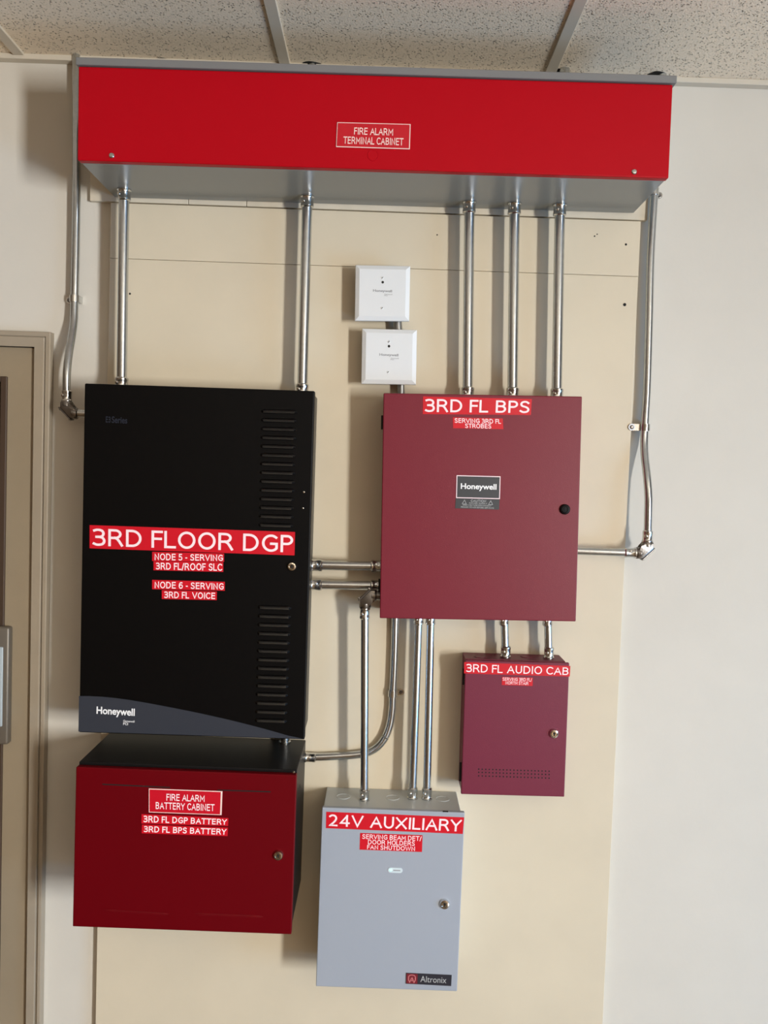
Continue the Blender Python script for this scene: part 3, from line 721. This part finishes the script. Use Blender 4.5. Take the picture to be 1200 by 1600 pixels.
vpipe('left one of three large conduits above the larger maroon cabinet', (733.4, 330), (730.6, 605), .045, TERM.bot, lambda x: BPS.top(x) - .003, R34, group=g34)
vpipe('middle one of three large conduits above the larger maroon cabinet', (804, 330), (800.7, 605), .045, TERM.bot, lambda x: BPS.top(x) - .003, R34, group=g34)
vpipe('right one of three large conduits above the larger maroon cabinet', (874.8, 330), (870, 605), .045, TERM.bot, lambda x: BPS.top(x) - .003, R34, group=g34)
g12 = 'thin conduits between the lower cabinets'
vpipe('thin conduit into the grey box, left one of the close pair', (653.6, 980), (644.8, 1235), .051, lambda x: BPS.bot(x) + .003, AUX.top, R12, group=g12)
vpipe('thin conduit into the grey box, right one of the close pair', (672.7, 980), (667, 1235), .051, lambda x: BPS.bot(x) + .003, AUX.top, R12, group=g12)
vpipe('short thin conduit into the small maroon cabinet, left one of two', (788.4, 975), (789.6, 1020), .043, lambda x: BPS.bot(x) + .003, AUD.top, R12, group=g12)
vpipe('short thin conduit into the small maroon cabinet, right one of two', (856.2, 975), (857.2, 1022), .042, lambda x: BPS.bot(x) + .003, AUD.top, R12, group=g12)
def hpipe(label, l, rr_, dep, xl, xr, r, group=None, cl=True, cr=True):
    A, Bp = P(*l, -dep), P(*rr_, -dep)
    f = lambda x: A + (Bp - A) * ((x - A.x) / (Bp.x - A.x))
    pl_, pr_ = f(xl(A.z)), f(xr(Bp.z)); ends = []
    s = Vector((0, -0.9, 0.35)).normalized()
    if cl: ends.append((pl_, RT, s))
    if cr: ends.append((pr_, LF, s))
    return conduit(label, [pl_ + RT * .0015, pr_ - RT * .0015], r, ends, group)
gh = 'short horizontal conduits between the black and maroon cabinets'
hpipe('upper one of two short horizontal conduits between black and maroon cabinets', (520, 883.5), (575, 884.5), .045, lambda z: BLK.right(z) - .004, lambda z: BPS.left(z) + .004, .0106, gh)
hpipe('lower one of two short horizontal conduits between black and maroon cabinets', (520, 914), (575, 915), .042, lambda z: BLK.right(z) - .004, lambda z: BPS.left(z) + .004, .0102, gh)

def elbow(label, c, d1, d2, l1, l2, r):
    """pull elbow: two hubs along d1 and d2 from the corner c, with a slanted cover over the outer corner"""
    R = r * 1.32
    root = thing('pull_elbow', label, 'conduit fitting', c + Vector((0, 0, -R)))
    bm = B()
    poly = [c + d1 * l1 + d2 * R, c + d1 * l1 - d2 * R, c - d2 * R + d1 * R * .92, c - d1 * R + d2 * R * .92, c + d2 * l2 - d1 * R, c + d2 * l2 + d1 * R, c + d1 * R * 1.15 + d2 * R * 1.15]
    prism(bm, [(p.x, p.z) for p in poly], c.y - R, c.y + R, R * .28)
    for d, l in ((d1, l1), (d2, l2)):
        lathe(bm, c + d * (l - .010), d, [(0, R * .9), (.002, R * 1.12), (.011, R * 1.12), (.013, R * 1.0), (.013, r * .5)], 24)
    obj('body', bm, M['cast'], root, True)
    n = (-(d1 + d2)).normalized(); t = (d1 - d2).normalized()
    k = c + n * (R * 0.05); hw = R * 1.62
    bm = B()
    a0 = [k + t * hw, k - t * hw]; poly = [a0[0], a0[1], a0[1] + n * .0028, a0[0] + n * .0028]
    prism(bm, [(p.x, p.z) for p in poly], c.y - R * 1.02, c.y + R * 1.02, .0008)
    obj('cover', bm, M['cast'], root)
    for s in (1, -1):
        q = k + t * (hw * .82 * s) + n * .0028
        obj('screw', lathe(B(), q, n, [(0, .0040), (.0016, .0040), (.0032, .0028), (.0034, .0004)], 14), M['chrome'], root, True)
    return root
def strap(label, p, r, side, reach=.008, n=16, ey=None):
    """one-hole strap round a vertical tube at p, ear on the given side"""
    wall = 0.0 if -0.62 < p.x < 0.56 else 0.0178
    root = thing('conduit_strap', label, 'conduit strap', Vector((p.x, wall, p.z - .008)), 'one-hole conduit straps')
    bm = B(); rr = r + .0024; w = .0075
    ey = wall if ey is None else ey
    def band(rad):
        out = []
        for k in range(n + 1):
            a = math.pi * (k / n); out.append((p.x + rad * math.cos(a), p.y - rad * math.sin(a)))
        return [(p.x + rad, wall)] + out + [(p.x - rad, wall)]
    o_, i_ = band(rr), band(r + .0002)
    for (a, b), (c_, d_) in zip(zip(o_, o_[1:]), zip(i_, i_[1:])):
        vs = [[bm.verts.new((x, y, p.z + z)) for x, y in (a, b, d_, c_)] for z in (-w, w)]
        bm.faces.new(vs[0]); bm.faces.new(vs[1])
        for i in range(4): bm.faces.new((vs[0][i], vs[0][(i + 1) % 4], vs[1][(i + 1) % 4], vs[1][i]))
    bmesh.ops.remove_doubles(bm, verts=bm.verts[:], dist=1e-6)
    obj('band', bm, M['zinc'], root, True)
    ex = p.x + side * (rr + reach)
    bm = B(); poly = [(p.x + side * rr, p.z - w)] + [(ex + side * w * math.sin(a), p.z - w * math.cos(a)) for a in [math.pi * k / 10 for k in range(11)]] + [(p.x + side * rr, p.z + w)]
    prism(bm, poly, ey, ey - .0018)
    obj('ear', bm, M['zinc'], root)
    if reach > .015: obj('washer', lathe(B(), Vector((ex, ey - .0018, p.z)), Vector((0, -1, 0)), [(0, .0078), (.0012, .0078), (.0014, .0074), (.0014, .001)], 20), M['module'], root, label='white washer')
    obj('screw', lathe(B(), Vector((ex, ey - .0018, p.z)), Vector((0, -1, 0)), [(0, .0048), (.002, .0046), (.0042, .0026), (.0042, .0004)], 14), M['cast'], root, True)
    return root

# left outer conduit, outside the board
dl = 0.002
pts = [P(119.5, 150, -dl), P(119.6, 285, -dl), P(118.5, 380, -dl), P(117.3, 440, -dl), P(116.6, 467, -dl), P(115.6, 500, -dl - .004), P(112.4, 525, -dl - .015), P(107.6, 553, -dl - .030), P(104.8, 578, -dl - .038), P(104.0, 600, -dl - .040), P(104.0, 618, -dl - .040)]
top = pts[0] + (pts[0] - pts[1]) * ((CEIL - 0.0 - pts[0].z) / (pts[0].z - pts[1].z)); top.y = -dl
E1 = P(104.2, 645.5, -.040)
conduit('thin left outer conduit with a bend beside the door frame', [top] + pts, R12, [(E1 + UP * .0245, UP, SCR)], smooth=True)
strap('strap on the left outer conduit above the door frame', P(116.6, 467, -dl), R12, -1)
e = elbow('pull elbow at the foot of the left outer conduit by the black cabinet', E1, UP, RT, .0235, .022, R12)
xe = BLK.left(E1.z) + .004
obj('nipple', lathe(B(), E1 + RT * .020, RT, [(0, R12 * 1.3), (.005, R12 * 1.3), (.006, R12), (xe - E1.x - .020 - .0015, R12), (xe - E1.x - .020 - .0012, R12 * .5)], 20), M['zinc'], e, True)

# right outer conduit down to the elbow and across to the maroon cabinet
pts = [P(1030, 190, -.004), P(1022.4, 300, -.004), P(1016.5, 400, -.004), P(1014, 500, -.004), P(1011, 600, -.004), P(1008, 655, -.004), P(1006.6, 690, -.007), P(1007.6, 715, -.018), P(1011, 745, -.034), P(1013.2, 775, -.042), P(1012.8, 805, -.044), P(1012, 838, -.044)]
E2 = P(1010.5, 864.5, -.045)
conduit('thin right outer conduit bending down beside the larger maroon cabinet', pts, R12, [(Vector((E2.x, E2.y, E2.z + .0255)), UP, SCR)], smooth=True)
strap('strap on the right outer conduit, ear with a white washer', P(1007.8, 668, -.004), R12, -1, .0185, ey=-.0002)
strap('strap at the top of the right outer conduit under the red cabinet corner', P(1021.5, 300, -.004), R12, 1)
elbow('pull elbow right of the larger maroon cabinet at the foot of the right conduit', E2, UP, LF, .0235, .0225, R12)
xr = BPS.right(E2.z) - .004
s = Vector((0.0, -0.9, 0.3)).normalized()
conduit('short horizontal conduit from the larger maroon cabinet to the right elbow', [Vector((xr + .001, E2.y, E2.z)), Vector((E2.x - .026, E2.y, E2.z))], R12, [(Vector((E2.x - .0245, E2.y, E2.z)), LF, s)])

# elbow left of the maroon cabinet and its conduit down to the grey box
E3 = P(570.8, 929.5, -.073)
xl = BPS.left(E3.z) + .004
# this elbow turns from straight down to the right, cover on the upper left
e = elbow('pull elbow at the lower left of the larger maroon cabinet', E3, DN, RT, .0265, .022, R12)
obj('nipple', lathe(B(), E3 + RT * .020, RT, [(0, R12 * 1.25), (xl - E3.x - .0215, R12 * 1.25), (xl - E3.x - .021, R12 * .5)], 20), M['cast'], e, True)
A = Vector((E3.x, E3.y, E3.z - .028)); Bb = P(569.5, 1240, -.071); Bb.z = AUX.top(Bb.x)
conduit('long thin conduit from the small elbow down to the grey box', [A, Bb + UP * .001], R12, [(A, DN, SCR), (Bb, UP, SCR)])

# bent conduit from the maroon cabinet down and left into the battery cabinet
dk = 0.013
z0 = BPS.bot(P(617.7, 970, -.02).x) + .003
pk = [Vector((P(617.7, 965, -dk).x, -dk, z0 - .001))] + [P(a, b, -dk) for a, b in ((616.8, 1010), (615.4, 1050), (613.6, 1085), (612.6, 1110), (608.6, 1134), (600.5, 1154), (588, 1168.5), (572, 1176.5), (555, 1179.6), (530, 1181.4), (505, 1182.6))]
zb = pk[-1].z; xb = BAT.right(zb) - .001
pk.append(Vector((xb + .0015, -dk, P(482, 1183.2, -dk).z)))
conduit('thin conduit curving left from the larger maroon cabinet into the battery cabinet', pk, R12, [(Vector((xb, -dk, pk[-1].z)), RT, Vector((0, -.9, .3)).normalized())], smooth=True)
strap('strap on the curved conduit above its bend', P(613.6, 1083, -dk), R12, 1)

# short nipples between the module boxes and the maroon cabinet
def nipple(label, p0, p1, dep, r):
    a, b = P(*p0, -dep), P(*p1, -dep); o = obj('conduit_nipple', sweep(B(), [a, b], r, 20), M['boxmetal'], None, True)
    tag(o, label, 'conduit'); return o
a, b = P(621, 496, -.02), P(623, 526, -.02)
nipple('short conduit nipple between the two white module boxes', (620.5, 496), (622.5, 526), .022, .0098)
zt = BPS.top(0.03) - .0035
b_ = P(627, 620, -.022); o = obj('conduit_nipple', sweep(B(), [P(626.6, 594, -.022), Vector((b_.x, -.022, zt))], .0080, 20), M['boxmetal'], None, True)
tag(o, 'short grey conduit nipple from the lower module box to the maroon cabinet', 'conduit')
c = PZ(445, 1160.5, BAT.z1); o = obj('conduit_nipple', lathe(B(), Vector((c.x, c.y, BAT.top(c.x))), UP, [(0, .0135), (.0045, .0135), (.005, .0105), (BLK.bot(c.x) + .004 - BAT.top(c.x), .0105)], 24), M['zinc'], None, True)
tag(o, 'short nipple joining the black cabinet to the battery cabinet below', 'conduit')

# risers from the terminal cabinet through rough holes in the ceiling tiles
for px, py, lb in ((255, 91.5, 'leftmost riser above the red cabinet, in a dark ceiling hole'), (487, 97, 'riser above the red cabinet near the left ceiling grid bar'), (884, 104, 'bright riser above the red cabinet by the right grid bar'), (1036, 113, 'rightmost riser above the red cabinet end')):
    c = PZ(px, py, CEIL); c.y += R34
    ex = Vector((c.x, c.y, TERM.top(c.x) + .0145))
    o = obj('conduit_riser', sweep(B(), [ex, Vector((c.x, c.y, CEIL))], R34, 24), M['emt'], None, True)
    tag(o, lb, 'conduit', 'risers above the red terminal cabinet')
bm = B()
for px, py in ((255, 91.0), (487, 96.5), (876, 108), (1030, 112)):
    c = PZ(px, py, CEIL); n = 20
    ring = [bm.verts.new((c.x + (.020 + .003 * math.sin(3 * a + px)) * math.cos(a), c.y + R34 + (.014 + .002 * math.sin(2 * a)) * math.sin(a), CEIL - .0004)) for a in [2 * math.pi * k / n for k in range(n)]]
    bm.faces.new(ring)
struct('ceiling_hole_patch', bm, M['dark'])  # darkness of the riser holes painted as flat patches under the tiles
